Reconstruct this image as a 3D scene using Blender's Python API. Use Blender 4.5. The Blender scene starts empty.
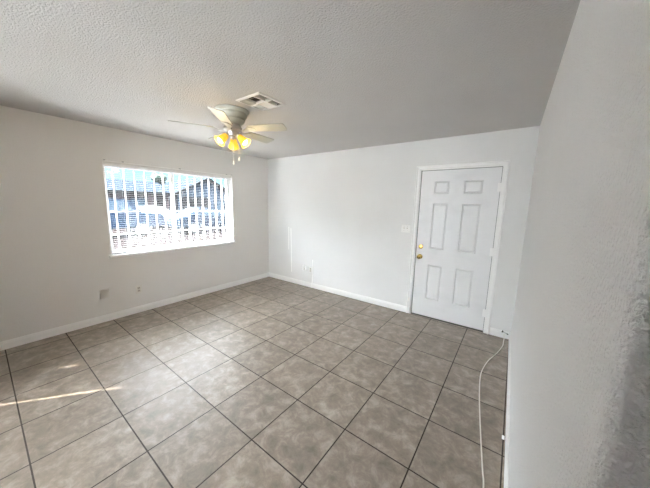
import bpy, bmesh, math, random
from mathutils import Vector, Matrix
random.seed(7)
C = bpy.context.scene.collection
sc = bpy.context.scene
PI = math.pi

# ------------------------------------------------------------------ camera
W, H = 4.25, 2.433                  # room width, ceiling height
RY = -4.15                          # rear wall (behind the camera)
DY, AX, PX = -6.3, 1.2, 2.98         # added dining end behind it: its rear wall, left and right sides
HX, HY = 5.45, -3.172               # hall side wall, end of the right wall
cam_d = bpy.data.cameras.new('camera')
cam = bpy.data.objects.new('camera', cam_d); C.objects.link(cam)
cam_d.sensor_fit = 'HORIZONTAL'; cam_d.sensor_width = 36.0
cam_d.lens = 257.127 / 650 * 36.0
cam_d.clip_start = 0.02; cam_d.clip_end = 500
cam.location = (4.11247, -3.66922, 1.55262)
cam.rotation_mode = 'XYZ'
cam.rotation_euler = (1.419586, -0.022011, 0.627357)
sc.camera = cam

# ------------------------------------------------------------------ world, sun, exposure
SKY_STRENGTH = 1.0
SUN_STRENGTH = 270.0
world = bpy.data.worlds.new('sky'); sc.world = world
world.use_nodes = True
wn, wl = world.node_tree.nodes, world.node_tree.links
wn.clear()
tc = wn.new('ShaderNodeTexCoord'); sp = wn.new('ShaderNodeSeparateXYZ')
rp = wn.new('ShaderNodeValToRGB'); bg = wn.new('ShaderNodeBackground'); wo = wn.new('ShaderNodeOutputWorld')
# clear pale blue near the horizon, added brightness higher up to light the room
rp.color_ramp.elements[0].position = 0.0; rp.color_ramp.elements[0].color = (0.32, 0.50, 0.60, 1)
rp.color_ramp.elements[1].position = 0.50; rp.color_ramp.elements[1].color = (12.5, 13.0, 13.8, 1)
e = rp.color_ramp.elements.new(0.17); e.color = (0.15, 0.40, 0.54, 1)
e = rp.color_ramp.elements.new(0.32); e.color = (10.5, 11.1, 12.0, 1)
bg.inputs['Strength'].default_value = SKY_STRENGTH
wl.new(tc.outputs['Generated'], sp.inputs[0]); wl.new(sp.outputs['Z'], rp.inputs[0])
wl.new(rp.outputs[0], bg.inputs[0]); wl.new(bg.outputs[0], wo.inputs[0])

sun_d = bpy.data.lights.new('sun', 'SUN'); sun = bpy.data.objects.new('sun', sun_d); C.objects.link(sun)
sun_dir = Vector((0.615 * math.cos(math.radians(53)), 0.788 * math.cos(math.radians(53)), -math.sin(math.radians(53))))
sun.rotation_euler = sun_dir.to_track_quat('-Z', 'Y').to_euler()
sun.location = (-3, -8, 9)
sun_d.energy = SUN_STRENGTH; sun_d.angle = math.radians(0.53); sun_d.color = (1.0, 0.98, 0.95)

sc.view_settings.view_transform = 'Standard'
sc.view_settings.look = 'None'
sc.view_settings.exposure = 1.75
sc.view_settings.gamma = 1.0
sc.view_settings.use_curve_mapping = False
sc.cycles.max_bounces = 14; sc.cycles.diffuse_bounces = 10; sc.cycles.glossy_bounces = 4
sc.cycles.transmission_bounces = 8; sc.cycles.transparent_max_bounces = 12
sc.cycles.use_denoising = True
sc.cycles.caustics_reflective = False; sc.cycles.caustics_refractive = False
sc.cycles.sample_clamp_indirect = 6.0

# ------------------------------------------------------------------ materials
def mat(name, col, rough=0.5, metal=0.0, **kw):
    m = bpy.data.materials.new(name); m.use_nodes = True
    b = m.node_tree.nodes['Principled BSDF']
    b.inputs['Base Color'].default_value = (*col, 1)
    b.inputs['Roughness'].default_value = rough
    b.inputs['Metallic'].default_value = metal
    for k, v in kw.items(): b.inputs[k].default_value = v
    return m

def nodes(m): return m.node_tree.nodes, m.node_tree.links, m.node_tree.nodes['Principled BSDF']

def noise(m, scale, detail=3, rough=0.5, vec='Object', vscale=None):
    n, l, b = nodes(m)
    t = n.new('ShaderNodeTexCoord'); q = n.new('ShaderNodeTexNoise')
    q.inputs['Scale'].default_value = scale; q.inputs['Detail'].default_value = detail; q.inputs['Roughness'].default_value = rough
    if vscale:
        mp = n.new('ShaderNodeMapping'); mp.inputs['Scale'].default_value = vscale
        l.new(t.outputs[vec], mp.inputs[0]); l.new(mp.outputs[0], q.inputs['Vector'])
    else: l.new(t.outputs[vec], q.inputs['Vector'])
    return q

def ramp(m, src, stops):
    n, l, b = nodes(m)
    r = n.new('ShaderNodeValToRGB'); els = r.color_ramp.elements
    els[0].position, els[0].color = stops[0][0], (*stops[0][1], 1)
    els[1].position, els[1].color = stops[-1][0], (*stops[-1][1], 1)
    for p_, c_ in stops[1:-1]:
        x = els.new(p_); x.color = (*c_, 1)
    l.new(src, r.inputs[0]); return r

def add_bump(m, src, strength, dist):
    n, l, b = nodes(m)
    u = n.new('ShaderNodeBump'); u.inputs['Strength'].default_value = strength; u.inputs['Distance'].default_value = dist
    l.new(src, u.inputs['Height'])
    old = b.inputs['Normal'].links
    if old: l.new(old[0].from_socket, u.inputs['Normal'])
    l.new(u.outputs[0], b.inputs['Normal']); return u

def plaster(name, c1, c2, bump=0.25, scale=95, rough=0.62, spec=0.3, dist=0.003):
    m = mat(name, c1, rough); n, l, b = nodes(m)
    b.inputs['Specular IOR Level'].default_value = spec
    q = noise(m, 1.3, 4); r = ramp(m, q.outputs['Fac'], [(0.3, c1), (0.7, c2)]); l.new(r.outputs[0], b.inputs['Base Color'])
    t = noise(m, scale, 3, 0.55)
    r2 = ramp(m, t.outputs['Fac'], [(0.38, (0, 0, 0)), (0.62, (1, 1, 1))])
    add_bump(m, r2.outputs[0], bump, dist)
    return m

M = {}
M['wall'] = plaster('white_wall_paint', (0.81, 0.81, 0.80), (0.77, 0.77, 0.76))
M['wall_shade'] = plaster('cream_wall_paint', (0.82, 0.81, 0.79), (0.80, 0.79, 0.77))
M['wall_absorb'] = plaster('light_absorbing_wall_paint', (0.30, 0.28, 0.25), (0.28, 0.26, 0.23))  # darkened paint for unseen walls, added to cut bounced light
M['wall_close'] = plaster('orange_peel_wall_paint', (0.89, 0.89, 0.885), (0.87, 0.87, 0.865), bump=0.9, scale=135, dist=0.004)
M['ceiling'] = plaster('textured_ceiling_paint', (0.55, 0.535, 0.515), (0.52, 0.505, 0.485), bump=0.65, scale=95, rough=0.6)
M['trim'] = mat('white_trim_paint', (0.93, 0.93, 0.92), 0.35)
M['door'] = mat('white_door_paint', (0.82, 0.83, 0.835), 0.4)
q = noise(M['door'], 3.0, 5, vscale=(1, 1, 1.6)); r = ramp(M['door'], q.outputs['Fac'], [(0.25, (0.76, 0.765, 0.77)), (0.5, (0.83, 0.835, 0.84))])
M['door'].node_tree.links.new(r.outputs[0], nodes(M['door'])[2].inputs['Base Color'])
M['patch'] = mat('bright_white_paint', (0.97, 0.97, 0.95), 0.4)
M['plate'] = mat('white_plastic_plate', (0.90, 0.90, 0.88), 0.3)
M['plate_grey'] = mat('cream_plastic_plate', (0.82, 0.80, 0.76), 0.35)
M['socket'] = mat('ivory_socket_plastic', (0.62, 0.58, 0.52), 0.35)
M['dark'] = mat('dark_gap', (0.03, 0.027, 0.025), 0.7)
M['slot'] = mat('dark_slot', (0.05, 0.045, 0.04), 0.6)
M['brass'] = mat('polished_brass', (0.62, 0.46, 0.13), 0.2, 1.0)
M['steel'] = mat('dull_steel', (0.5, 0.5, 0.5), 0.35, 1.0)
M['nickel'] = mat('brushed_nickel', (0.62, 0.60, 0.56), 0.4, 1.0)
M['rubber'] = mat('dark_rubber', (0.06, 0.055, 0.05), 0.7)
M['cord'] = mat('white_cable_jacket', (0.80, 0.77, 0.70), 0.4)
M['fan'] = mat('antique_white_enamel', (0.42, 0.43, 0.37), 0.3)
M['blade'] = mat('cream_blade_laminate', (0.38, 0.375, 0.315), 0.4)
M['vent'] = mat('white_vent_enamel', (0.80, 0.79, 0.76), 0.4)
M['vinyl'] = mat('white_vinyl', (0.88, 0.88, 0.88), 0.35)
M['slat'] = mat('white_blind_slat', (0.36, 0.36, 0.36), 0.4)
M['rail_shadow'] = mat('shadow_grey_blind_rail', (0.22, 0.22, 0.22), 0.5)  # grey stands in for the shadow line above the sill
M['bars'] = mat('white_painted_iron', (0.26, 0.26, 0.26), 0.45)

def glass_mat(name, tint, gloss):
    m = bpy.data.materials.new(name); m.use_nodes = True
    n, l = m.node_tree.nodes, m.node_tree.links; n.clear()
    o = n.new('ShaderNodeOutputMaterial'); t = n.new('ShaderNodeBsdfTransparent'); g = n.new('ShaderNodeBsdfGlossy'); x = n.new('ShaderNodeMixShader')
    t.inputs[0].default_value = (*tint, 1); g.inputs['Roughness'].default_value = 0.02; x.inputs[0].default_value = gloss
    l.new(t.outputs[0], x.inputs[1]); l.new(g.outputs[0], x.inputs[2]); l.new(x.outputs[0], o.inputs[0])
    return m
M['glass'] = glass_mat('window_glass', (0.95, 0.97, 0.98), 0.03)

m = bpy.data.materials.new('translucent_blind_fabric'); m.use_nodes = True; M['shade_fabric'] = m
n, l = m.node_tree.nodes, m.node_tree.links; n.clear()
o_ = n.new('ShaderNodeOutputMaterial'); t_ = n.new('ShaderNodeBsdfTranslucent'); d_ = n.new('ShaderNodeBsdfDiffuse'); x_ = n.new('ShaderNodeMixShader')
t_.inputs[0].default_value = (0.90, 0.93, 0.96, 1); d_.inputs[0].default_value = (0.85, 0.86, 0.88, 1); x_.inputs[0].default_value = 0.2
l.new(t_.outputs[0], x_.inputs[1]); l.new(d_.outputs[0], x_.inputs[2]); l.new(x_.outputs[0], o_.inputs[0])

M['streak_filter'] = glass_mat('streak_dimming_filter', (0.40, 0.39, 0.37), 0.0)
M['shade_lined'] = mat('lined_curtain_fabric', (0.5, 0.5, 0.49), 0.8)
# lamp glass: amber glass lit from inside
m = mat('amber_lamp_glass', (0.85, 0.46, 0.06), 0.25); M['amber'] = m
b = nodes(m)[2]; b.inputs['Emission Color'].default_value = (1.0, 0.50, 0.03, 1); b.inputs['Emission Strength'].default_value = 0.24
m = mat('lit_bulb', (1, 0.95, 0.8), 0.4); M['bulb'] = m
b = nodes(m)[2]; b.inputs['Emission Color'].default_value = (1.0, 0.90, 0.55, 1); b.inputs['Emission Strength'].default_value = 0.8

# floor: square ceramic tiles, slightly rotated grid, dark grout
def floor_mat():
    S, GX, GY, GA = 0.4483, 0.20594, -0.45756, -0.009637
    m = mat('taupe_ceramic_tile', (0.3, 0.26, 0.22), 0.35); n, l, b = nodes(m)
    geo = n.new('ShaderNodeNewGeometry')
    mp = n.new('ShaderNodeMapping'); mp.vector_type = 'TEXTURE'
    c, s = math.cos(GA), math.sin(GA)
    mp.inputs['Location'].default_value = (c * GX - s * GY, s * GX + c * GY, 0)
    mp.inputs['Rotation'].default_value = (0, 0, GA); mp.inputs['Scale'].default_value = (S, S, S)
    l.new(geo.outputs['Position'], mp.inputs[0])
    sx = n.new('ShaderNodeSeparateXYZ'); l.new(mp.outputs[0], sx.inputs[0])
    def math_(op, a, b_=None, c_=None):
        q = n.new('ShaderNodeMath'); q.operation = op
        for i, v in enumerate((a, b_, c_)):
            if v is None: continue
            if isinstance(v, (int, float)): q.inputs[i].default_value = v
            else: l.new(v, q.inputs[i])
        return q.outputs[0]
    def edge(v):
        f = math_('FRACT', v); return math_('MINIMUM', f, math_('SUBTRACT', 1.0, f))
    # distance to the nearest joint, in tiles
    ex, ey = edge(sx.outputs[0]), edge(sx.outputs[1])
    gx = math_('LESS_THAN', ex, 0.0088); gy = math_('LESS_THAN', ey, 0.0085)
    g = math_('MAXIMUM', gx, gy)
    # each tile its own piece of stone pattern
    fl = n.new('ShaderNodeVectorMath'); fl.operation = 'FLOOR'; l.new(mp.outputs[0], fl.inputs[0])
    wn_ = n.new('ShaderNodeTexWhiteNoise'); wn_.noise_dimensions = '3D'; l.new(fl.outputs[0], wn_.inputs['Vector'])
    off = n.new('ShaderNodeVectorMath'); off.operation = 'MULTIPLY_ADD'
    l.new(wn_.outputs['Color'], off.inputs[0]); off.inputs[1].default_value = (17, 13, 9); l.new(mp.outputs[0], off.inputs[2])
    n1 = n.new('ShaderNodeTexNoise'); n1.inputs['Scale'].default_value = 4.6; n1.inputs['Detail'].default_value = 8; n1.inputs['Roughness'].default_value = 0.70; n1.inputs['Distortion'].default_value = 0.35
    l.new(off.outputs[0], n1.inputs['Vector'])
    r1 = n.new('ShaderNodeValToRGB'); els = r1.color_ramp.elements
    els[0].position = 0.31; els[0].color = (0.160, 0.138, 0.112, 1); els[1].position = 0.72; els[1].color = (0.405, 0.352, 0.295, 1)
    x = els.new(0.5); x.color = (0.245, 0.205, 0.168, 1)
    l.new(n1.outputs['Fac'], r1.inputs[0])
    vr = math_('MULTIPLY_ADD', wn_.outputs['Value'], 0.16, 0.92)
    mul = n.new('ShaderNodeMix'); mul.data_type = 'RGBA'; mul.blend_type = 'MULTIPLY'; mul.inputs[0].default_value = 1.0
    l.new(r1.outputs[0], mul.inputs[6])
    cmb = n.new('ShaderNodeCombineColor'); [l.new(vr, cmb.inputs[i]) for i in range(3)]
    l.new(cmb.outputs[0], mul.inputs[7])
    mx = n.new('ShaderNodeMix'); mx.data_type = 'RGBA'
    l.new(g, mx.inputs[0]); l.new(mul.outputs[2], mx.inputs[6]); mx.inputs[7].default_value = (0.030, 0.023, 0.018, 1)
    l.new(mx.outputs[2], b.inputs['Base Color'])
    rr = math_('MULTIPLY_ADD', n1.outputs['Fac'], 0.16, 0.34); l.new(math_('MAXIMUM', rr, math_('MULTIPLY', g, 0.9)), b.inputs['Roughness'])
    b.inputs['Specular IOR Level'].default_value = 0.36
    h = math_('ADD', math_('MULTIPLY', n1.outputs['Fac'], 0.35), math_('SUBTRACT', 1.0, g))
    add_bump(m, h, 0.25, 0.002)
    return m
M['floor'] = floor_mat()

# ------------------------------------------------------------------ mesh helpers
def box(bm, x0, x1, y0, y1, z0, z1):
    vs = [bm.verts.new((x, y, z)) for x in (x0, x1) for y in (y0, y1) for z in (z0, z1)]
    for f in ((0, 1, 3, 2), (4, 6, 7, 5), (0, 4, 5, 1), (2, 3, 7, 6), (0, 2, 6, 4), (1, 5, 7, 3)):
        bm.faces.new([vs[i] for i in f])
    return vs

def bbox(bm, x0, x1, y0, y1, z0, z1, r=0.003, seg=2):
    t = bmesh.new(); box(t, x0, x1, y0, y1, z0, z1)
    bmesh.ops.bevel(t, geom=list(t.edges), offset=r, segments=seg, affect='EDGES', profile=0.5)
    merge(bm, t)

def merge(bm, t, mtx=None):
    if mtx is not None: bmesh.ops.transform(t, matrix=mtx, verts=t.verts)
    mp = {v: bm.verts.new(v.co) for v in t.verts}
    for f in t.faces:
        try: bm.faces.new([mp[v] for v in f.verts])
        except ValueError: pass
    t.free()

def lathe(bm, prof, seg=24, mtx=None, cap=True):
    t = bmesh.new(); rings = []
    for r_, z in prof:
        rings.append([t.verts.new((r_ * math.cos(2 * PI * k / seg), r_ * math.sin(2 * PI * k / seg), z)) for k in range(seg)])
    for a, c in zip(rings, rings[1:]):
        for k in range(seg):
            t.faces.new((a[k], a[(k + 1) % seg], c[(k + 1) % seg], c[k]))
    if cap:
        t.faces.new(rings[0][::-1]); t.faces.new(rings[-1])
    bmesh.ops.recalc_face_normals(t, faces=t.faces)
    merge(bm, t, mtx)

def tube(bm, pts, r_, seg=8):
    pts = [Vector(p_) for p_ in pts]; rings = []; up = Vector((0, 0, 1))
    prev = None
    for i, p_ in enumerate(pts):
        d = (pts[min(i + 1, len(pts) - 1)] - pts[max(i - 1, 0)]).normalized()
        a = d.cross(up if abs(d.z) < 0.95 else Vector((1, 0, 0))).normalized() if prev is None else (prev - d * prev.dot(d)).normalized()
        prev = a; c = d.cross(a)
        rings.append([bm.verts.new(p_ + (a * math.cos(2 * PI * k / seg) + c * math.sin(2 * PI * k / seg)) * r_) for k in range(seg)])
    for a, c in zip(rings, rings[1:]):
        for k in range(seg): bm.faces.new((a[k], a[(k + 1) % seg], c[(k + 1) % seg], c[k]))
    bm.faces.new(rings[0][::-1]); bm.faces.new(rings[-1])

def prism(bm, poly, axis, a0, a1):
    """extrude a 2-D polygon along an axis: axis 0 -> poly is (y,z), 1 -> (x,z), 2 -> (x,y)"""
    def P(u, v, w): return ((w, u, v), (u, w, v), (u, v, w))[axis]
    A = [bm.verts.new(P(u, v, a0)) for u, v in poly]; B = [bm.verts.new(P(u, v, a1)) for u, v in poly]
    k = len(poly)
    for i in range(k): bm.faces.new((A[i], A[(i + 1) % k], B[(i + 1) % k], B[i]))
    bm.faces.new(A[::-1]); bm.faces.new(B)

def spline(pts, n_=8):
    pts = [Vector(p_) for p_ in pts]; out = []
    P = [pts[0]] + pts + [pts[-1]]
    for i in range(1, len(P) - 2):
        for k in range(n_):
            t = k / n_; a, b_, c, d = P[i - 1], P[i], P[i + 1], P[i + 2]
            out.append(0.5 * ((2 * b_) + (c - a) * t + (2 * a - 5 * b_ + 4 * c - d) * t * t + (3 * b_ - a - 3 * c + d) * t ** 3))
    out.append(pts[-1]); return out

def obj(name, bm, material, parent=None, smooth=False, label=None):
    bmesh.ops.recalc_face_normals(bm, faces=bm.faces)
    me = bpy.data.meshes.new(name); bm.to_mesh(me); bm.free()
    me.materials.append(material)
    if smooth:
        for p_ in me.polygons: p_.use_smooth = True
        me.set_sharp_from_angle(angle=math.radians(40))
    o = bpy.data.objects.new(name, me); C.objects.link(o)
    if parent is not None: o.parent = parent; o.matrix_parent_inverse = parent.matrix_world.inverted() if False else Matrix.Identity(4)
    if label: o['label'] = label
    return o

def tag(o, label, cat, group=None, kind=None):
    o['label'] = label; o['category'] = cat
    if group: o['group'] = group
    if kind: o['kind'] = kind
    return o

def thing(name, label, cat, loc=(0, 0, 0), rz=0.0, group=None):
    o = bpy.data.objects.new(name, None); C.objects.link(o); o.empty_display_size = 0.1
    o.location = loc; o.rotation_euler = (0, 0, rz)
    return tag(o, label, cat, group)

def struct(name, bm, material, label, cat, smooth=False):
    return tag(obj(name, bm, material, None, smooth), label, cat, kind='structure')

def part(name, material, parent, fn, smooth=False, label=None):
    bm = bmesh.new(); fn(bm); return obj(name, bm, material, parent, smooth, label)

# ------------------------------------------------------------------ room shell
T = 0.16
bm = bmesh.new(); box(bm, -T, HX + T, DY - T, T, -0.12, 0.0)
struct('floor', bm, M['floor'], 'floor of square taupe ceramic tiles with dark grout', 'floor')
VX0, VX1, VY0, VY1 = 2.085, 2.355, -2.185, -1.915      # the air vent
VC = ((VX0 + VX1) / 2, (VY0 + VY1) / 2); ih = 0.130
def ceiling_slab(bm):
    xs = [-T, VC[0] - ih, VC[0] + ih, HX + T]; ys = [RY - T, VC[1] - ih, VC[1] + ih, T]
    V = {(i, j, k): bm.verts.new((xs[i], ys[j], z)) for i in range(4) for j in range(4) for k, z in enumerate((H, H + 0.15))}
    for i in range(3):
        for j in range(3):
            for k in (0, 1):
                if (i, j, k) != (1, 1, 0): bm.faces.new((V[i, j, k], V[i + 1, j, k], V[i + 1, j + 1, k], V[i, j + 1, k]))
    for lp in ([(0, 0), (1, 0), (2, 0), (3, 0), (3, 1), (3, 2), (3, 3), (2, 3), (1, 3), (0, 3), (0, 2), (0, 1)], ):
        for a, c in zip(lp, lp[1:] + lp[:1]): bm.faces.new((V[(*a, 0)], V[(*c, 0)], V[(*c, 1)], V[(*a, 1)]))
    ring = [(1, 1), (2, 1), (2, 2), (1, 2)]
    for a, c in zip(ring, ring[1:] + ring[:1]): bm.faces.new((V[(*a, 0)], V[(*c, 0)], V[(*c, 1)], V[(*a, 1)]))
bm = bmesh.new(); ceiling_slab(bm)
box(bm, AX - 0.1, HX + T, DY - T, RY - T, H, H + 0.15)
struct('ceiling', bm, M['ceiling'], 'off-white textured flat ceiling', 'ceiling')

# left wall with the window opening
WY0, WY1, WZ0, WZ1 = -2.64, -0.838, 0.848, 2.012
def holed(bm, axis, a0, a1, u0, u1, z0, z1, hu0, hu1, hz0, hz1):
    """wall slab a0..a1 thick, u0..u1 long, with one rectangular hole, as one closed mesh"""
    us, zs = [u0, hu0, hu1, u1], [z0, hz0, hz1, z1]
    def P(a, u, z): return (a, u, z) if axis == 0 else (u, a, z)
    V = {}
    for s_, a in ((0, a0), (1, a1)):
        for i, u in enumerate(us):
            for j, z in enumerate(zs): V[s_, i, j] = bm.verts.new(P(a, u, z))
    for i in range(3):
        for j in range(3):
            if (i, j) == (1, 1): continue
            for s_ in (0, 1): bm.faces.new((V[s_, i, j], V[s_, i + 1, j], V[s_, i + 1, j + 1], V[s_, i, j + 1]))
    loop_o = [(0, 0), (1, 0), (2, 0), (3, 0), (3, 1), (3, 2), (3, 3), (2, 3), (1, 3), (0, 3), (0, 2), (0, 1)]
    loop_i = [(1, 1), (2, 1), (2, 2), (1, 2)]
    for lp in (loop_o, loop_i):
        for a, c in zip(lp, lp[1:] + lp[:1]):
            try: bm.faces.new((V[0, a[0], a[1]], V[0, c[0], c[1]], V[1, c[0], c[1]], V[1, a[0], a[1]]))
            except ValueError: pass
bm = bmesh.new(); holed(bm, 0, -T, 0.0, RY - T, T, 0, H, WY0, WY1, WZ0, WZ1)
struct('wall_left', bm, M['wall_shade'], 'cream painted wall with the wide window', 'wall')

# back wall with the door opening
DX0, DX1, DZ = 3.0535, 3.9686, 2.0377
bm = bmesh.new(); holed(bm, 1, 0.0, T, 0.0, HX, -0.12, H, DX0 - 0.018, DX1 + 0.018, -0.005, DZ + 0.018)
wall_back = struct('wall_back', bm, M['wall'], 'white painted wall with the panelled door', 'wall')
def streak(pts, w):
    def f(bm):
        for (xa, za), (xb, zb) in zip(pts, pts[1:]):
            vs = [(xa - w / 2, -0.0015, za), (xa + w / 2, -0.0015, za), (xb + w / 2, -0.0015, zb), (xb - w / 2, -0.0015, zb)]
            fr = [bm.verts.new(v) for v in vs]; bk = [bm.verts.new((v[0], 0.001, v[2])) for v in vs]
            bm.faces.new(fr); bm.faces.new(bk[::-1])
            for i in range(4): bm.faces.new((fr[i], fr[(i + 1) % 4], bk[(i + 1) % 4], bk[i]))
    return f
part('paint_streak', M['patch'], wall_back, streak([(0.585, 1.11), (0.580, 0.66)], 0.018), label='upper left bright paint streak')
part('paint_streak', M['patch'], wall_back, streak([(0.645, 1.09), (0.655, 0.66), (0.661, 0.215)], 0.024), label='longer bright paint streak')

# right wall, ending in a rounded corner, with the hall return
bm = bmesh.new()
R = 0.022; pl = [(W, T), (W, HY + R)]
for k in range(1, 8):
    a = PI + k / 8 * PI / 2; pl.append((W + R + R * math.cos(a), HY + R + R * math.sin(a)))
pl += [(W + R, HY), (HX + T, HY), (HX + T, HY + 0.13), (W + 0.13, HY + 0.13), (W + 0.13, T)]
prism(bm, pl, 2, 0.0, H)
struct('wall_right', bm, M['wall_close'], 'white orange-peel wall ending in a rounded corner', 'wall', smooth=True)
bm = bmesh.new(); box(bm, HX, HX + T, DY - T, HY, 0, H)
struct('wall_hall', bm, M['wall_absorb'], 'end wall of the passage behind the corner', 'wall')
# rear wall beside the left wall, with its curtained window (behind the camera)
RX0, RX1, RZ0, RZ1 = 0.012, 1.10, 0.70, 2.08
bm = bmesh.new(); holed(bm, 1, RY - T, RY, 0.0, AX, 0, H, RX0, RX1, RZ0, RZ1)
struct('wall_rear', bm, M['wall_absorb'], 'rear wall with the curtained window', 'wall')
w2 = tag(bpy.data.objects.new('window_2', None), 'rear window with closed lined curtain', 'window', kind='structure'); C.objects.link(w2)
def ring(x0, x1, z0, z1, y0, y1, w_):
    def f(bm):
        box(bm, x0, x0 + w_, y0, y1, z0, z1); box(bm, x1 - w_, x1, y0, y1, z0, z1)
        box(bm, x0 + w_, x1 - w_, y0, y1, z1 - w_, z1); box(bm, x0 + w_, x1 - w_, y0, y1, z0, z0 + w_)
    return f
part('window_frame', M['vinyl'], w2, ring(RX0, RX1, RZ0, RZ1, RY - 0.13, RY - 0.08, 0.03))
SL1, SL2 = 0.754, 0.195            # two narrow gaps between the panels of the curtain
def f(bm):
    y0, y1 = RY - 0.012, RY - 0.008
    g = 0.0060
    def pan(x0, x1, z0, z1): box(bm, x0, x1, y0, y1, z0, z1)
    pan(RX0, SL2 - g / 2, RZ0, RZ1); pan(SL2 + g / 2, SL1 - g / 2, RZ0, RZ1); pan(SL1 + g / 2, RX1, RZ0, RZ1)
    pan(SL2 - g / 2, SL2 + g / 2, RZ0, 1.39); pan(SL2 - g / 2, SL2 + g / 2, 1.62, RZ1)
    pan(SL1 - g / 2, SL1 + g / 2, 1.06, 1.10)
part('curtain', M['shade_lined'], w2, f)
part('streak_filter', M['streak_filter'], w2, lambda bm: box(bm, RX0, RX1, RY - 0.022, RY - 0.020, RZ0, RZ1))  # tinted sheet added behind the gaps to dim the sun streaks
# added unseen dining end: its shaded door sets the rear daylight farther back
bm = bmesh.new(); box(bm, AX - 0.1, AX, DY, RY - T - 0.001, 0, H)
struct('wall_dining_added', bm, M['wall'], 'left side wall of the added dining end', 'wall')
QX0, QX1, QZ0, QZ1 = 1.72, PX - 0.08, 0.06, 2.25
bm = bmesh.new(); holed(bm, 1, DY - T, DY, AX - 0.1, HX, 0, H, QX0, QX1, QZ0, QZ1)
struct('wall_far', bm, M['wall'], 'rear wall of the added dining end with a glazed door', 'wall')
w3 = tag(bpy.data.objects.new('window_3', None), 'glazed door with a translucent white shade in the added dining end', 'window', kind='structure'); C.objects.link(w3)
part('window_frame', M['vinyl'], w3, ring(QX0, QX1, QZ0, QZ1, DY - 0.13, DY - 0.08, 0.05))
part('shade', M['shade_fabric'], w3, lambda bm: box(bm, QX0, QX1, DY - 0.012, DY - 0.008, QZ0, QZ1))
bm = bmesh.new(); box(bm, PX, PX + 0.1, DY, -4.80, 0, H)  # unseen stub added to block rear daylight from the rounded wall end
struct('wall_light_blocker', bm, M['wall_absorb'], 'unseen partition added to keep rear daylight off the wall end', 'wall')

# baseboards: moulded profile (depth, height)
BB = [(0, 0), (0.014, 0), (0.014, 0.062), (0.011, 0.070), (0.009, 0.082), (0.004, 0.090), (0, 0.090)]
bm = bmesh.new(); prism(bm, [(d, z) for d, z in BB], 1, RY, -0.0145)
struct('baseboard_left', bm, M['trim'], 'white baseboard under the window', 'baseboard')
bm = bmesh.new(); prism(bm, [(-d, z) for d, z in BB], 0, 0.0, 2.994)
struct('baseboard_back', bm, M['trim'], 'white baseboard from the corner to the door', 'baseboard')
bm = bmesh.new(); prism(bm, [(-d, z) for d, z in BB], 0, 4.036, W - 0.0145)
struct('baseboard_back', bm, M['trim'], 'short white baseboard right of the door', 'baseboard')
bm = bmesh.new(); prism(bm, [(W - d, z) for d, z in BB], 1, HY + 0.03, 0.0)
struct('baseboard_right', bm, M['trim'], 'white baseboard along the right wall', 'baseboard')

# ------------------------------------------------------------------ window on the left wall
w1 = tag(bpy.data.objects.new('window_1', None), 'wide white sliding window in the left wall', 'window', kind='structure'); C.objects.link(w1)
YM = -1.805
def f(bm):
    x0, x1 = -0.15, -0.09
    box(bm, x0, x1, WY0, WY0 + 0.045, WZ0, WZ1); box(bm, x0, x1, WY1 - 0.045, WY1, WZ0, WZ1)
    box(bm, x0, x1, WY0 + 0.045, WY1 - 0.045, WZ1 - 0.045, WZ1); box(bm, x0, x1, WY0 + 0.045, WY1 - 0.045, WZ0, WZ0 + 0.045)
part('window_frame', M['vinyl'], w1, f)
part('mullion', M['vinyl'], w1, lambda bm: bbox(bm, -0.145, -0.095, YM - 0.022, YM + 0.022, WZ0 + 0.045, WZ1 - 0.045))
part('glass_pane', M['glass'], w1, lambda bm: box(bm, -0.124, -0.120, WY0 + 0.045, YM - 0.022, WZ0 + 0.045, WZ1 - 0.045))
part('glass_pane', M['glass'], w1, lambda bm: box(bm, -0.124, -0.120, YM + 0.022, WY1 - 0.045, WZ0 + 0.045, WZ1 - 0.045))
part('window_sill', M['trim'], w1, lambda bm: bbox(bm, -0.088, 0.032, WY0 - 0.03, WY1 + 0.03, WZ0 - 0.026, WZ0 + 0.002, 0.004))

# curtain rod along the top of the opening
cr = thing('curtain_rod', 'thin white curtain rod along the top edge of the window', 'curtain rod', (0.02, (WY0 + WY1) / 2, 2.026))
part('rod', M['trim'], cr, lambda bm: bbox(bm, -0.006, 0.006, -0.89, 0.885, -0.007, 0.007, 0.003))
for yy in (-0.885, -0.70, 0.0, 0.78, 0.88):
    part('bracket', M['steel'], cr, lambda bm: box(bm, -0.0195, 0.010, yy - 0.008, yy + 0.008, 0.002, 0.016))

# horizontal mini blind, slats open
bl = thing('window_blind', 'white horizontal mini blind with open slats in the wide window', 'blind', (-0.035, (WY0 + WY1) / 2, WZ0))
hl = (WY1 - WY0) / 2 - 0.008
part('headrail', M['vinyl'], bl, lambda bm: bbox(bm, -0.015, 0.015, -hl, hl, WZ1 - WZ0 - 0.032, WZ1 - WZ0 - 0.002, 0.002))
def f(bm):
    z = 0.045
    while z < WZ1 - WZ0 - 0.045:
        a = math.radians(6)
        pts = []
        for k in range(5):
            u = (k / 4 - 0.5) * 0.015; c = 0.0010 * (1 - (2 * k / 4 - 1) ** 2)
            pts.append((u * math.cos(a) - c * math.sin(a), z + u * math.sin(a) + c))
        for s_ in range(4):
            (u0, v0), (u1, v1) = pts[s_], pts[s_ + 1]
            q_ = [bm.verts.new((u0, -hl, v0)), bm.verts.new((u1, -hl, v1)), bm.verts.new((u1, hl, v1)), bm.verts.new((u0, hl, v0))]
            bm.faces.new(q_)
        z += 0.0255
    bmesh.ops.remove_doubles(bm, verts=bm.verts, dist=0.0001)
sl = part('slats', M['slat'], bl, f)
md = sl.modifiers.new('thickness', 'SOLIDIFY'); md.thickness = 0.0006
part('bottom_rail', M['rail_shadow'], bl, lambda bm: bbox(bm, -0.012, 0.012, -hl, hl, 0.006, 0.024, 0.003))
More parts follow.
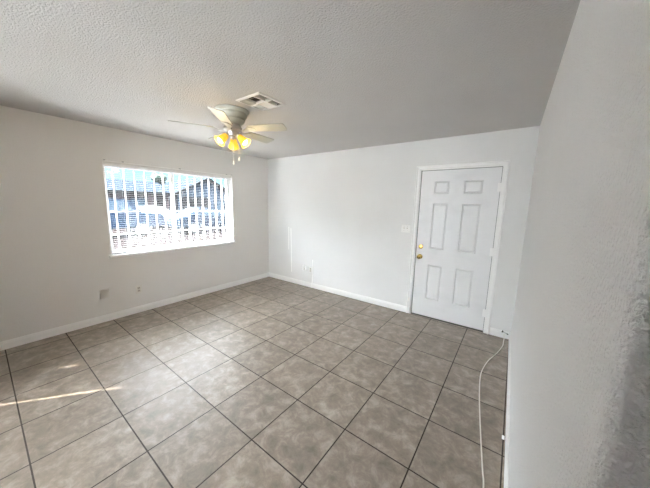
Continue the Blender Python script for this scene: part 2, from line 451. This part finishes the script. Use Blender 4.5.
for yy in (-0.72, 0.0, 0.72):
    part('ladder_cord', M['slat'], bl, lambda bm: tube(bm, [(0.0135, yy, 0.024), (0.0135, yy, WZ1 - WZ0 - 0.03)], 0.0012, 6))
part('tilt_wand', M['glass'], bl, lambda bm: tube(bm, [(0.02, -0.66, 1.10), (0.022, -0.66, 0.55)], 0.004, 8))

# security bars outside the glass
sb = thing('window_bars', 'white iron security bars outside the window glass', 'window bars', (-0.26, (WY0 + WY1) / 2, WZ0))
yc = (WY0 + WY1) / 2
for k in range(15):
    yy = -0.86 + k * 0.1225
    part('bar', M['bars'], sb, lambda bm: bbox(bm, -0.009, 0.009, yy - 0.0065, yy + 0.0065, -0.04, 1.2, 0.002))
for zz in (-0.02, 0.24, 0.55, 1.17):
    part('rail', M['bars'], sb, lambda bm: bbox(bm, 0.0095, 0.0195, -0.9, 0.9, zz - 0.007, zz + 0.007, 0.002))
for yy in (-0.88, 0.88):
    part('bracket', M['bars'], sb, lambda bm: box(bm, 0.02, 0.1, yy - 0.012, yy + 0.012, 1.158, 1.182))

# ------------------------------------------------------------------ door
d1 = tag(bpy.data.objects.new('door_1', None), 'white six-panel entry door with brass knob and deadbolt', 'door', kind='structure'); C.objects.link(d1)
d1.location = (DX0, 0.012, 0)
def door_leaf(bm):
    g = 0.008; x0, x1, z0, z1 = g, DX1 - DX0 - 0.005, 0.014, DZ - 0.006
    px = [(0.180, 0.368), (0.532, 0.738)]; pz = [(0.270, 0.768), (0.985, 1.602), (1.728, 1.893)]
    xs = [x0] + [v for p_ in px for v in p_] + [x1]; zs = [z0] + [v for p_ in pz for v in p_] + [z1]
    V = [[bm.verts.new((x, 0, z)) for z in zs] for x in xs]
    panels = []
    for i in range(len(xs) - 1):
        for j in range(len(zs) - 1):
            fc = bm.faces.new((V[i][j], V[i + 1][j], V[i + 1][j + 1], V[i][j + 1]))
            if i % 2 == 1 and j % 2 == 1: panels.append(fc)
    bmesh.ops.recalc_face_normals(bm, faces=bm.faces)
    for fc in panels:
        if fc.normal.y > 0: fc.normal_flip()
    for th, dp in ((0.003, -0.001), (0.011, -0.012), (0.004, 0.0), (0.020, 0.011), (0.003, 0.001)):
        bmesh.ops.inset_individual(bm, faces=panels, thickness=th, depth=dp)
    # sides and back
    loop = [V[i][0] for i in range(len(xs))] + [V[-1][j] for j in range(1, len(zs))] + [V[i][-1] for i in range(len(xs) - 2, -1, -1)] + [V[0][j] for j in range(len(zs) - 2, 0, -1)]
    bk = [bm.verts.new((v.co.x, 0.044, v.co.z)) for v in loop]
    for i in range(len(loop)):
        bm.faces.new((loop[i], loop[(i + 1) % len(loop)], bk[(i + 1) % len(loop)], bk[i]))
    bm.faces.new(bk)
leaf = part('door_leaf', M['door'], d1, door_leaf)
def rot_y(x, y, z): return Matrix.Translation((x, y, z)) @ Matrix.Rotation(PI / 2, 4, 'X')
KX = 0.0665
part('deadbolt', M['brass'], d1, lambda bm: (lathe(bm, [(0.0, 0), (0.031, 0.0), (0.031, 0.006), (0.026, 0.012), (0.014, 0.014), (0.012, 0.02), (0.0, 0.02)], 28, rot_y(KX, 0, 1.003)),
                                            bbox(bm, KX - 0.017, KX + 0.017, -0.034, -0.019, 0.998, 1.008, 0.003)), True)
part('door_knob', M['brass'], d1, lambda bm: lathe(bm, [(0.0, 0), (0.034, 0.0), (0.034, 0.004), (0.028, 0.011), (0.013, 0.014), (0.012, 0.03), (0.020, 0.036), (0.028, 0.046), (0.0295, 0.056), (0.025, 0.066), (0.012, 0.071), (0.0, 0.072)], 28, rot_y(KX, 0, 0.862)), True)
for zz in (1.80, 1.03, 0.25):
    part('hinge', M['trim'], d1, lambda bm: (tube(bm, [(DX1 - DX0 - 0.002, -0.004, zz - 0.05), (DX1 - DX0 - 0.002, -0.004, zz + 0.05)], 0.0065, 10), box(bm, DX1 - DX0 - 0.03, DX1 - DX0 - 0.004, -0.0015, 0.0005, zz - 0.05, zz + 0.05)), True)
part('door_sweep', M['rubber'], d1, lambda bm: box(bm, 0.008, DX1 - DX0 - 0.008, 0.004, 0.04, 0.001, 0.0135))
# jamb and stop inside the opening, dark weatherstrip with fill painted for gap shade, casing around it
bm = bmesh.new()
def frame_u(bm, x0, x1, z1, w_, y0, y1):
    box(bm, x0 - w_, x0, y0, y1, 0.0, z1 + w_); box(bm, x1, x1 + w_, y0, y1, 0.0, z1 + w_); box(bm, x0, x1, y0, y1, z1, z1 + w_)
frame_u(bm, DX0, DX1, DZ, 0.0175, 0.0, 0.15)
struct('trim_1', bm, M['trim'], 'white jamb around the entry door', 'door frame')
bm = bmesh.new(); frame_u(bm, DX0 + 0.0, DX1 - 0.0, DZ, -0.03, 0.060, 0.075)
box(bm, DX0, DX1, 0.0755, 0.10, 0.0, DZ)
box(bm, DX0, DX0 + 0.0072, 0.020, 0.0595, 0.0, DZ - 0.0062); box(bm, DX1 - 0.0042, DX1, 0.020, 0.0595, 0.0, DZ - 0.0062); box(bm, DX0, DX1, 0.020, 0.0595, DZ - 0.0052, DZ)  # dark fill in the gaps paints the shade around the leaf
struct('trim_2', bm, M['dark'], 'dark weatherstrip and painted gap shade around the entry door', 'door frame')
bm = bmesh.new()
cas = [(0.004, 0), (0.004, -0.010), (0.014, -0.014), (0.020, -0.011), (0.040, -0.014), (0.052, -0.024), (0.060, -0.022), (0.0625, 0)]
def casing(bm):
    X0, X1, Z1 = DX0, DX1, DZ
    path = []
    for d, y in cas:
        path.append([(X0 - d, y, 0.0), (X0 - d, y, Z1 + d), (X1 + d, y, Z1 + d), (X1 + d, y, 0.0)])
    V = [[bm.verts.new(p_) for p_ in r_] for r_ in path]
    k = len(V)
    for i in range(k):
        for j in range(3): bm.faces.new((V[i][j], V[i][j + 1], V[(i + 1) % k][j + 1], V[(i + 1) % k][j]))
    bm.faces.new([v[0] for v in V]); bm.faces.new([v[3] for v in V][::-1])
casing(bm)
struct('trim_3', bm, M['trim'], 'white moulded casing around the entry door', 'door casing')
bm = bmesh.new(); prism(bm, [(-0.004, 0), (0.10, 0), (0.10, 0.0008), (-0.004, 0.0008)], 0, DX0 + 0.001, DX1 - 0.001)
struct('trim_4', bm, M['slot'], 'dark threshold strip under the entry door', 'threshold')

# ------------------------------------------------------------------ wall plates
def face_left(y, z): return Matrix.Translation((0, y, z)) @ Matrix.Rotation(PI / 2, 4, 'Z')
# plates are built facing -y at the origin, then turned to face +x for the left wall
def turn(o): o.rotation_euler = (0, 0, PI / 2); return o
def outlet_parts(t, pm, wm):
    part('faceplate', pm, t, lambda bm: bbox(bm, -0.036, 0.036, -0.006, 0.0, -0.058, 0.058, 0.0025), True)
    for zz in (0.02, -0.02):
        s_ = part('socket', wm, t, lambda bm: bbox(bm, -0.017, 0.017, -0.0085, -0.005, zz - 0.0145, zz + 0.0145, 0.003), True)
        part('slots', M['slot'], s_, lambda bm: [box(bm, a, a + 0.0026, -0.009, -0.0083, zz - 0.002, zz + 0.008) for a in (-0.008, 0.0055)] + [box(bm, -0.002, 0.002, -0.009, -0.0083, zz - 0.010, zz - 0.006)])
    part('screw', M['steel'], t, lambda bm: lathe(bm, [(0, 0.005), (0.003, 0.005), (0.003, 0.007), (0, 0.0075)], 10, Matrix.Rotation(PI / 2, 4, 'X')))
t = turn(thing('wall_outlet', 'cream duplex outlet on the window wall, right of the blank plate', 'outlet', (0, -2.384, 0.330)))
outlet_parts(t, M['plate_grey'], M['socket'])
t = turn(thing('blank_plate', 'blank cream cover plate low on the wall under the window', 'wall plate', (0, -2.757, 0.370)))
part('faceplate', M['plate_grey'], t, lambda bm: bbox(bm, -0.046, 0.046, -0.007, 0.0, -0.057, 0.057, 0.003), True)
for zz in (-0.042, 0.042):
    part('screw', M['plate_grey'], t, lambda bm: lathe(bm, [(0, 0.006), (0.0035, 0.006), (0.0035, 0.0085), (0, 0.009)], 10, Matrix.Translation((0, 0, zz)) @ Matrix.Rotation(PI / 2, 4, 'X')))
t = thing('wall_outlet', 'white outlet low on the white wall beside the white cord cover', 'outlet', (1.150, 0, 0.338))
outlet_parts(t, M['plate'], M['socket'])
t = thing('cable_plate', 'round-cornered white cable plate on the white wall, left of the outlet', 'wall plate', (0.995, 0, 0.352))
part('faceplate', M['plate'], t, lambda bm: bbox(bm, -0.042, 0.042, -0.010, 0.0, -0.055, 0.055, 0.0095, 4), True)
part('cable_jack', M['socket'], t, lambda bm: lathe(bm, [(0, 0.009), (0.011, 0.009), (0.009, 0.016), (0.005, 0.017), (0.005, 0.024), (0, 0.024)], 14, Matrix.Translation((0.014, 0, -0.006)) @ Matrix.Rotation(PI / 2, 4, 'X')), True)
t = thing('cord_cover', 'thin white cord cover running from the outlet down to the floor', 'cord cover', (1.20, 0, 0))
part('upper_strip', M['patch'], t, lambda bm: prism(bm, [(-0.014, 0.091), (0.004, 0.091), (0.008, 0.54), (-0.008, 0.54)], 1, -0.008, -0.0002))
part('lower_strip', M['patch'], t, lambda bm: prism(bm, [(-0.016, 0.001), (0.002, 0.001), (0.004, 0.091), (-0.014, 0.091)], 1, -0.022, -0.0145))
t = thing('light_switch', 'white double light switch left of the door', 'light switch', (2.895, 0, 1.243))
part('faceplate', M['plate'], t, lambda bm: bbox(bm, -0.062, 0.062, -0.006, 0.0, -0.058, 0.058, 0.0025), True)
for xx in (-0.023, 0.023):
    part('toggle', M['socket'], t, lambda bm: bbox(bm, xx - 0.005, xx + 0.005, -0.016, -0.005, -0.004, 0.012, 0.002), label='ivory toggle')
    for zz in (-0.03, 0.03):
        part('screw', M['steel'], t, lambda bm: lathe(bm, [(0, 0.005), (0.003, 0.005), (0.003, 0.007), (0, 0.0072)], 10, Matrix.Translation((xx, 0, zz)) @ Matrix.Rotation(PI / 2, 4, 'X')))

# ------------------------------------------------------------------ door stop, cable, chip
t = thing('door_stop', 'small dark spring door stop on the short baseboard right of the door', 'door stop', (4.166, -0.0145, 0.080), math.radians(48))
part('base', M['rubber'], t, lambda bm: lathe(bm, [(0, 0), (0.013, 0), (0.012, 0.004), (0.007, 0.008), (0, 0.008)], 16, Matrix.Rotation(PI / 2, 4, 'X')), True)
part('spring', M['steel'], t, lambda bm: tube(bm, [(0.0045 * math.cos(k * PI / 4), -0.006 - k * 0.00055, 0.0045 * math.sin(k * PI / 4)) for k in range(104)], 0.0012, 5), True)
part('rubber_tip', M['rubber'], t, lambda bm: lathe(bm, [(0, 0.062), (0.0065, 0.062), (0.0065, 0.074), (0.004, 0.077), (0, 0.077)], 14, Matrix.Rotation(PI / 2, 4, 'X')), True)

pts = [(4.185, -0.0160, 0.052), (4.186, -0.024, 0.030), (4.190, -0.05, 0.010), (4.186, -0.14, 0.0048), (4.180, -0.254, 0.0045), (4.137, -0.466, 0.0045), (4.069, -0.701, 0.0045), (4.034, -0.933, 0.0045),
       (4.034, -1.11, 0.0045), (4.054, -1.37, 0.0045), (4.080, -1.613, 0.0045), (4.102, -1.801, 0.0045), (4.130, -2.029, 0.0045), (4.144, -2.142, 0.0045), (4.160, -2.5, 0.0045), (4.15, -3.0, 0.0045)]
bm = bmesh.new(); tube(bm, spline(pts, 6), 0.0042, 8)
tag(obj('cable', bm, M['cord'], None, True), 'long white cable lying on the tiles along the right wall', 'cable')

# ------------------------------------------------------------------ ceiling vent
vt = thing('ceiling_vent', 'white square ceiling air vent with dark slots beside the fan', 'vent', ((VX0 + VX1) / 2, (VY0 + VY1) / 2, H))
hw = 0.153
def f(bm):
    t = bmesh.new()
    o_ = [(-hw, -hw), (hw, -hw), (hw, hw), (-hw, hw)]; i_ = [(-ih, -ih), (ih, -ih), (ih, ih), (-ih, ih)]
    A = [t.verts.new((x, y, -0.0005)) for x, y in o_]; B = [t.verts.new((x * 0.985, y * 0.985, -0.006)) for x, y in o_]
    D = [t.verts.new((x, y, -0.010)) for x, y in i_]; E_ = [t.verts.new((x, y, -0.0005)) for x, y in i_]
    for a, c in ((A, B), (B, D), (D, E_), (E_, A)):
        for k in range(4): t.faces.new((a[k], a[(k + 1) % 4], c[(k + 1) % 4], c[k]))
    merge(bm, t)
part('frame', M['vent'], vt, f)
part('duct_opening', M['dark'], vt, lambda bm: box(bm, -ih + 0.0005, ih - 0.0005, -ih + 0.0005, ih - 0.0005, 0.035, 0.045))  # dark sheet and sides paint the shade inside the duct
for xa, xb, ya, yb in ((-ih + 0.0004, -ih + 0.002, -ih + 0.0004, ih - 0.0004), (ih - 0.002, ih - 0.0004, -ih + 0.0004, ih - 0.0004), (-ih + 0.002, ih - 0.002, -ih + 0.0004, -ih + 0.002), (-ih + 0.002, ih - 0.002, ih - 0.002, ih - 0.0004)):
    part('duct_side', M['dark'], vt, lambda bm: box(bm, xa, xb, ya, yb, 0.002, 0.0345))
part('divider', M['vent'], vt, lambda bm: (box(bm, -ih, ih, -0.008, 0.008, -0.011, 0.012)))
for xx in (-0.062, 0.062):
    part('divider', M['vent'], vt, lambda bm: (box(bm, xx - 0.004, xx + 0.004, -ih, -0.0081, -0.011, 0.012), box(bm, xx - 0.004, xx + 0.004, 0.0081, ih, -0.011, 0.012)))
def blades(x0, x1, y0, y1, n_, lean, along):
    """n_ thin louvers; the upper edge of each is displaced by lean * 11 mm from the lower one"""
    def f(bm):
        for k in range(n_):
            d = lean * 0.0075; zl, zu, w_ = -0.0095, 0.0085, 0.0012
            if along == 'y':
                c = x0 + (k + 0.5) / n_ * (x1 - x0)
                A = [bm.verts.new(v) for v in ((c - d, y0, zl), (c - d + w_, y0, zl), (c + d + w_, y0, zu), (c + d, y0, zu))]
                B = [bm.verts.new((v.co.x, y1, v.co.z)) for v in A]
            else:
                c = y0 + (k + 0.5) / n_ * (y1 - y0)
                A = [bm.verts.new(v) for v in ((x0, c - d, zl), (x0, c - d + w_, zl), (x0, c + d + w_, zu), (x0, c + d, zu))]
                B = [bm.verts.new((x1, v.co.y, v.co.z)) for v in A]
            for i in range(4): bm.faces.new((A[i], A[(i + 1) % 4], B[(i + 1) % 4], B[i]))
            bm.faces.new(A[::-1]); bm.faces.new(B)
    return f
for (y0, y1, ln) in ((-ih + 0.006, -0.014, 1), (0.014, ih - 0.006, -1)):
    part('louvers', M['vent'], vt, blades(-ih + 0.008, -0.074, y0, y1, 3, 0.8, 'y'))
    part('louvers', M['vent'], vt, blades(-0.056, 0.056, y0, y1, 2 if ln > 0 else 5, 2.2 if ln > 0 else -1.1, 'x'))
    part('louvers', M['vent'], vt, blades(0.074, ih - 0.008, y0, y1, 1, -1.9, 'y'))

# ------------------------------------------------------------------ ceiling fan
FX, FY, FZ, FA, FR = 1.8154, -2.0617, 2.262, -120.1, 0.545
fan = thing('ceiling_fan', 'cream five-blade ceiling fan with three lit amber lamps', 'ceiling fan', (FX, FY, H))
z0 = -H
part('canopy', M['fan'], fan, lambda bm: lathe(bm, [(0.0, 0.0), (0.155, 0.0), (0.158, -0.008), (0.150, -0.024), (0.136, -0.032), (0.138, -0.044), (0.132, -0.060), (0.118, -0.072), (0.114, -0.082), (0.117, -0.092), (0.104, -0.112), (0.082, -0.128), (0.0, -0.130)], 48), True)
part('motor_housing', M['nickel'], fan, lambda bm: lathe(bm, [(0.0, -0.129), (0.070, -0.129), (0.078, -0.140), (0.078, -0.150), (0.086, -0.156), (0.086, -0.182), (0.076, -0.190), (0.060, -0.200), (0.054, -0.222), (0.046, -0.236), (0.0, -0.240)], 40), True)
for k in range(5):
    a = math.radians(FA + 72 * k)
    mz = Matrix.Rotation(a, 4, 'Z') @ Matrix.Translation((0, 0, FZ - H)) 
    def blade(bm):
        t = bmesh.new()
        prof = [(0.175, 0.044), (0.20, 0.050), (0.30, 0.056), (0.42, 0.060), (0.515, 0.063), (0.537, 0.058), (0.543, 0.048), (FR, 0.030)]
        rim = [(x, -w_) for x, w_ in prof] + [(x, w_) for x, w_ in reversed(prof)]
        A = [t.verts.new((x, y, -0.003)) for x, y in rim]; B = [t.verts.new((x, y, 0.003)) for x, y in rim]
        n_ = len(rim)
        t.faces.new(A[::-1]); t.faces.new(B)
        for i in range(n_): t.faces.new((A[i], A[(i + 1) % n_], B[(i + 1) % n_], B[i]))
        merge(bm, t, mz @ Matrix.Rotation(math.radians(-13), 4, 'X'))
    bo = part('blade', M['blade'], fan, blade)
    def iron(bm):
        t = bmesh.new()
        prof = [(0.080, 0.016, -0.004), (0.110, 0.012, -0.020), (0.145, 0.020, -0.012), (0.170, 0.040, -0.0045), (0.205, 0.030, -0.0045), (0.235, 0.010, -0.0045)]
        L = [[t.verts.new((x, s_ * w_, z + d)) for d in (0, -0.006) for s_ in (-1, 1)] for x, w_, z in prof]
        for p_, q_ in zip(L, L[1:]):
            for i, j in ((0, 1), (1, 3), (3, 2), (2, 0)): t.faces.new((p_[i], p_[j], q_[j], q_[i]))
        t.faces.new([L[0][i] for i in (0, 2, 3, 1)]); t.faces.new([L[-1][i] for i in (0, 1, 3, 2)])
        merge(bm, t, mz @ Matrix.Rotation(math.radians(-13), 4, 'X'))
    part('blade_iron', M['brass'] if k in () else M['fan'], bo, iron)
for k, deg in enumerate((-97, 23, 143)):
    a = math.radians(deg)
    base = Matrix.Rotation(a, 4, 'Z') @ Matrix.Translation((0.050, 0, -0.225)) @ Matrix.Rotation(math.radians(180 - 47), 4, 'Y')
    sh = part('lamp_shade', M['amber'], fan, lambda bm: lathe(bm, [(0.020, 0.022), (0.026, 0.026), (0.031, 0.045), (0.037, 0.075), (0.046, 0.105), (0.055, 0.122), (0.0535, 0.1225), (0.0445, 0.105), (0.0355, 0.075), (0.0295, 0.045), (0.0245, 0.028), (0.019, 0.024)], 28, base, cap=False), True)
    part('lamp_holder', M['nickel'], fan, lambda bm: lathe(bm, [(0.0, -0.015), (0.010, -0.015), (0.012, 0.0), (0.022, 0.010), (0.024, 0.026), (0.0, 0.027)], 20, base), True)
    part('bulb', M['bulb'], sh, lambda bm: lathe(bm, [(0.0, 0.028), (0.013, 0.028), (0.016, 0.050), (0.030, 0.075), (0.036, 0.094), (0.030, 0.112), (0.014, 0.121), (0.0, 0.123)], 20, base), True)
    ld = bpy.data.lights.new('bulb_glow', 'POINT'); ld.energy = 1.0; ld.color = (1.0, 0.72, 0.34); ld.shadow_soft_size = 0.04
    lo = bpy.data.objects.new('bulb_glow', ld); C.objects.link(lo); lo.parent = fan; lo.location = base @ Vector((0, 0, 0.165))
part('finial', M['nickel'], fan, lambda bm: lathe(bm, [(0.0, -0.239), (0.022, -0.239), (0.022, -0.247), (0.010, -0.254), (0.0, -0.256)], 20), True)
for (dx, dy, zl) in ((0.015, -0.010, -0.485), (0.055, 0.026, -0.448)):
    pc = part('pull_chain', M['nickel'], fan, lambda bm: tube(bm, [(dx, dy, -0.232), (dx, dy, zl)], 0.0014, 6), True)
    part('chain_pull', M['patch'], pc, lambda bm: lathe(bm, [(0, 0.012), (0.004, 0.012), (0.008, -0.004), (0.0095, -0.014), (0.006, -0.020), (0, -0.021)], 14, Matrix.Translation((dx, dy, zl))), True)

# ------------------------------------------------------------------ outside: street, houses, cars
GZ = -0.2
M['asphalt'] = mat('pale_asphalt', (0.0024, 0.0020, 0.0020), 0.9)
M['concrete'] = mat('pale_concrete', (0.005, 0.0046, 0.0046), 0.9)
M['stucco_blue'] = mat('blue_grey_siding', (0.024, 0.031, 0.041), 0.8)
M['stucco_tan'] = mat('mauve_stucco', (0.036, 0.029, 0.029), 0.8)
M['roof'] = mat('grey_blue_shingles', (0.0030, 0.0040, 0.0054), 0.8)
M['white_out'] = mat('white_exterior_trim', (0.010, 0.010, 0.010), 0.6)
M['win_dark'] = mat('house_window_glass', (0.02, 0.03, 0.04), 0.3)
M['car_blue'] = mat('blue_car_paint', (0.004, 0.010, 0.020), 0.5, **{'Coat Weight': 0.0})
M['car_silver'] = mat('pale_blue_car_paint', (0.004, 0.0075, 0.013), 0.5, **{'Coat Weight': 0.0})
M['car_white'] = mat('white_car_paint', (0.010, 0.010, 0.010), 0.25, **{'Coat Weight': 0.0})
M['tyre'] = mat('black_tyre', (0.03, 0.03, 0.03), 0.8)
M['leaf'] = mat('dull_green_foliage', (0.015, 0.02, 0.017), 0.9)
M['bark'] = mat('brown_bark', (0.12, 0.09, 0.07), 0.9)
for k_ in ('asphalt', 'concrete', 'stucco_blue', 'stucco_tan', 'roof', 'white_out', 'leaf', 'bark', 'tyre'):
    nodes(M[k_])[2].inputs['Specular IOR Level'].default_value = 0.0
for k_ in ('win_dark', 'car_blue', 'car_silver', 'car_white'):
    nodes(M[k_])[2].inputs['Specular IOR Level'].default_value = 0.01
bm = bmesh.new(); box(bm, -70, -T - 0.01, -40, 70, GZ - 0.2, GZ)
struct('ground', bm, M['asphalt'], 'pale street outside the window', 'ground')
bm = bmesh.new(); box(bm, -17.5, -15.5, -20, 40, GZ, GZ + 0.12)
struct('sidewalk', bm, M['concrete'], 'pale sidewalk across the street', 'sidewalk')
# unseen roof overhang, added to keep the sun off the window
bm = bmesh.new(); box(bm, -0.50, -T - 0.002, RY - 0.3, 0.5, H + 0.02, H + 0.14)
struct('added_eave', bm, M['white_out'], 'unseen roof overhang added to block sun from the window', 'added_eave')

def house(name, label, x0, x1, y0, y1, zt, ridge, axis, wallm, wins):
    h = thing(name, label, 'house', ((x0 + x1) / 2, (y0 + y1) / 2, GZ))
    lx, ly = (x1 - x0) / 2, (y1 - y0) / 2; ze = zt - GZ; zr = ridge - GZ
    def body(bm):
        if axis == 'y': prism(bm, [(-lx, 0), (lx, 0), (lx, ze), (0, zr - 0.05), (-lx, ze)], 1, -ly, ly)
        else: prism(bm, [(-ly, 0), (ly, 0), (ly, ze), (0, zr - 0.05), (-ly, ze)], 0, -lx, lx)
    part('wall', wallm, h, body)
    def roof(bm):
        L = lx if axis == 'y' else ly; B = ly if axis == 'y' else lx; o_ = 0.45; s_ = (zr - ze) / L
        pr = [(-L - o_, ze - o_ * s_), (0, zr), (L + o_, ze - o_ * s_), (L + o_, ze - o_ * s_ + 0.14), (0, zr + 0.16), (-L - o_, ze - o_ * s_ + 0.14)]
        prism(bm, pr, 1 if axis == 'y' else 0, -B - 0.4, B + 0.4)
    part('roof', M['roof'], h, roof)
    def fascia(bm):
        if axis == 'y': s_ = (zr - ze) / lx; box(bm, lx + 0.46, lx + 0.5, -ly - 0.42, ly + 0.42, ze - 0.45 * s_ - 0.06, ze - 0.45 * s_ + 0.15)
        else:
            s_ = (zr - ze) / ly; o_ = 0.45
            for sg in (-1, 1):
                v = [(sg * (ly + o_), ze - o_ * s_ - 0.04), (0, zr - 0.04), (0, zr + 0.17), (sg * (ly + o_), ze - o_ * s_ + 0.17)]
                prism(bm, v, 0, lx + 0.405, lx + 0.45)
    part('fascia', M['white_out'], h, fascia)
    for (wy, wz0, wz1, wd, kind) in wins:
        fr = part('window' if kind == 'w' else 'garage_door', M['white_out'], h, lambda bm: box(bm, lx + 0.002, lx + 0.05, wy - wd, wy + wd, wz0, wz1))
        if kind == 'w': part('pane', M['win_dark'], fr, lambda bm: box(bm, lx + 0.05, lx + 0.056, wy - wd + 0.09, wy + wd - 0.09, wz0 + 0.09, wz1 - 0.09))
        else:
            for j in range(1, 5): part('panel_line', M['concrete'], fr, lambda bm: box(bm, lx + 0.05, lx + 0.054, wy - wd + 0.05, wy + wd - 0.05, wz0 + 0.5 * j, wz0 + 0.5 * j + 0.03))
    return h
house('house', 'blue-grey house with a long low roof seen through the left pane', -26, -20, -2.5, 6.6, 2.25, 3.1, 'y', M['stucco_tan'],
      [(-0.2, 1.0, 2.0, 0.8, 'w'), (2.3, 1.0, 2.0, 0.6, 'w'), (3.9, 0.1, 2.2, 0.45, 'g')])
house('house', 'house with a front gable seen through the right pane', -27, -20.5, 7.6, 13.2, 2.35, 3.75, 'x', M['stucco_blue'],
      [(-1.2, 0.1, 2.2, 1.3, 'g'), (1.3, 1.0, 2.0, 0.6, 'w')])
house('house', 'pale house rising behind between the other two', -40, -33, 5.5, 15.5, 2.7, 4.0, 'y', M['stucco_tan'], [(-2, 1, 2.2, 0.8, 'w')])

def car(label, x, y, rz, paint, body='sedan'):
    t = thing('car', label, 'car', (x, y, GZ), rz)
    if body == 'sedan':
        pr = [(-2.2, 0.32), (2.2, 0.32), (2.25, 0.62), (2.1, 0.82), (1.15, 0.93), (-1.55, 0.95), (-2.2, 0.90), (-2.25, 0.6)]
        cab = [(1.15, 0.92), (0.35, 1.40), (-0.95, 1.42), (-1.65, 0.94)]
    else:
        pr = [(-2.4, 0.4), (2.4, 0.4), (2.42, 0.8), (2.3, 1.08), (1.5, 1.15), (-2.4, 1.15)]
        cab = [(1.45, 1.14), (0.9, 1.82), (-2.2, 1.85), (-2.38, 1.14)]
    def hull(bm):
        t_ = bmesh.new(); prism(t_, pr, 1, -0.86, 0.86)
        bmesh.ops.recalc_face_normals(t_, faces=t_.faces)
        bmesh.ops.bevel(t_, geom=list(t_.edges), offset=0.07, segments=3, affect='EDGES'); merge(bm, t_)
    part('body', paint, t, hull, True)
    def cabin(bm):
        t_ = bmesh.new(); prism(t_, cab, 1, -0.76, 0.76)
        for v in t_.verts:
            if v.co.z > 1.2: v.co.y *= 0.84
        bmesh.ops.recalc_face_normals(t_, faces=t_.faces)
        bmesh.ops.bevel(t_, geom=list(t_.edges), offset=0.06, segments=2, affect='EDGES'); merge(bm, t_)
    part('cabin', paint, t, cabin, True)
    def glassf(bm, sg):
            cx_ = sum(c[0] for c in cab) / 4; cz = sum(c[1] for c in cab) / 4
            vs = []
            for c in cab:
                u, v = cx_ + (c[0] - cx_) * 0.8, cz + (c[1] - cz) * 0.66
                k = (v - cab[0][1]) / (cab[1][1] - cab[0][1]); vs.append((u, sg * (0.765 - 0.125 * k), v))
            A = [bm.verts.new(v) for v in vs]; B = [bm.verts.new((v[0], v[1] - sg * 0.02, v[2])) for v in vs]
            bm.faces.new(A); bm.faces.new(B[::-1])
            for i in range(4): bm.faces.new((A[i], A[(i + 1) % 4], B[(i + 1) % 4], B[i]))
    for sg_ in (-1, 1): part('side_window', M['win_dark'], t, lambda bm: glassf(bm, sg_))
    for wx in (-1.35, 1.35):
        for wy in (-0.78, 0.78):
            wh = part('wheel', M['tyre'], t, lambda bm: lathe(bm, [(0.0, -0.1), (0.29, -0.1), (0.32, -0.07), (0.32, 0.07), (0.29, 0.1), (0.0, 0.1)], 24, Matrix.Translation((wx, wy, 0.32)) @ Matrix.Rotation(PI / 2, 4, 'X')), True)
            part('hubcap', M['steel'], wh, lambda bm: lathe(bm, [(0.0, -0.106), (0.19, -0.102), (0.19, 0.102), (0.0, 0.106)], 20, Matrix.Translation((wx, wy, 0.32)) @ Matrix.Rotation(PI / 2, 4, 'X')))
    return t
car('blue car parked at the far left behind the window', -12.0, 0.2, PI / 2, M['car_blue'], 'van')
car('white car parked in the middle of the street view', -16.2, 3.9, 0.1, M['car_white'], 'sedan')
car('pale blue car parked behind the right pane', -11.0, 5.0, PI / 2, M['car_silver'], 'sedan')

fc = thing('picket_fence', 'low white fence in front of the house beyond the left pane', 'fence', (-13.2, 2.75, GZ))
for zz in (0.22, 0.52):
    part('rail', M['white_out'], fc, lambda bm: box(bm, -0.02, 0.02, -0.75, 0.75, zz, zz + 0.08))
for k in range(7):
    part('picket', M['white_out'], fc, lambda bm: box(bm, 0.021, 0.04, -0.74 + k * 0.235, -0.66 + k * 0.235, 0.0, 0.7))

def tree(label, x, y, hgt, r_, seed):
    t = thing('tree', label, 'tree', (x, y, GZ))
    part('trunk', M['bark'], t, lambda bm: lathe(bm, [(0.16, 0), (0.12, 0.6), (0.09, hgt - r_ * 0.6)], 10))
    rnd = random.Random(seed)
    def crown(bm):
        for _ in range(9):
            c = Vector((rnd.uniform(-0.6, 0.6) * r_, rnd.uniform(-0.6, 0.6) * r_, hgt - r_ + rnd.uniform(-0.5, 0.6) * r_))
            t_ = bmesh.new(); bmesh.ops.create_icosphere(t_, subdivisions=2, radius=r_ * rnd.uniform(0.35, 0.55))
            for v in t_.verts: v.co *= rnd.uniform(0.85, 1.18)
            merge(bm, t_, Matrix.Translation(c))
    part('foliage', M['leaf'], t, crown)
tree('small dark tree above the roof near the middle of the window', -29, 9.6, 4.9, 0.9, 3)

# small white paint chip on the floor by the right wall
bm = bmesh.new(); bbox(bm, 4.216, 4.231, -1.70, -1.665, 0.0, 0.006, 0.002)
tag(obj('paint_chip', bm, M['patch']), 'tiny white chip on the floor against the right baseboard', 'paint chip')
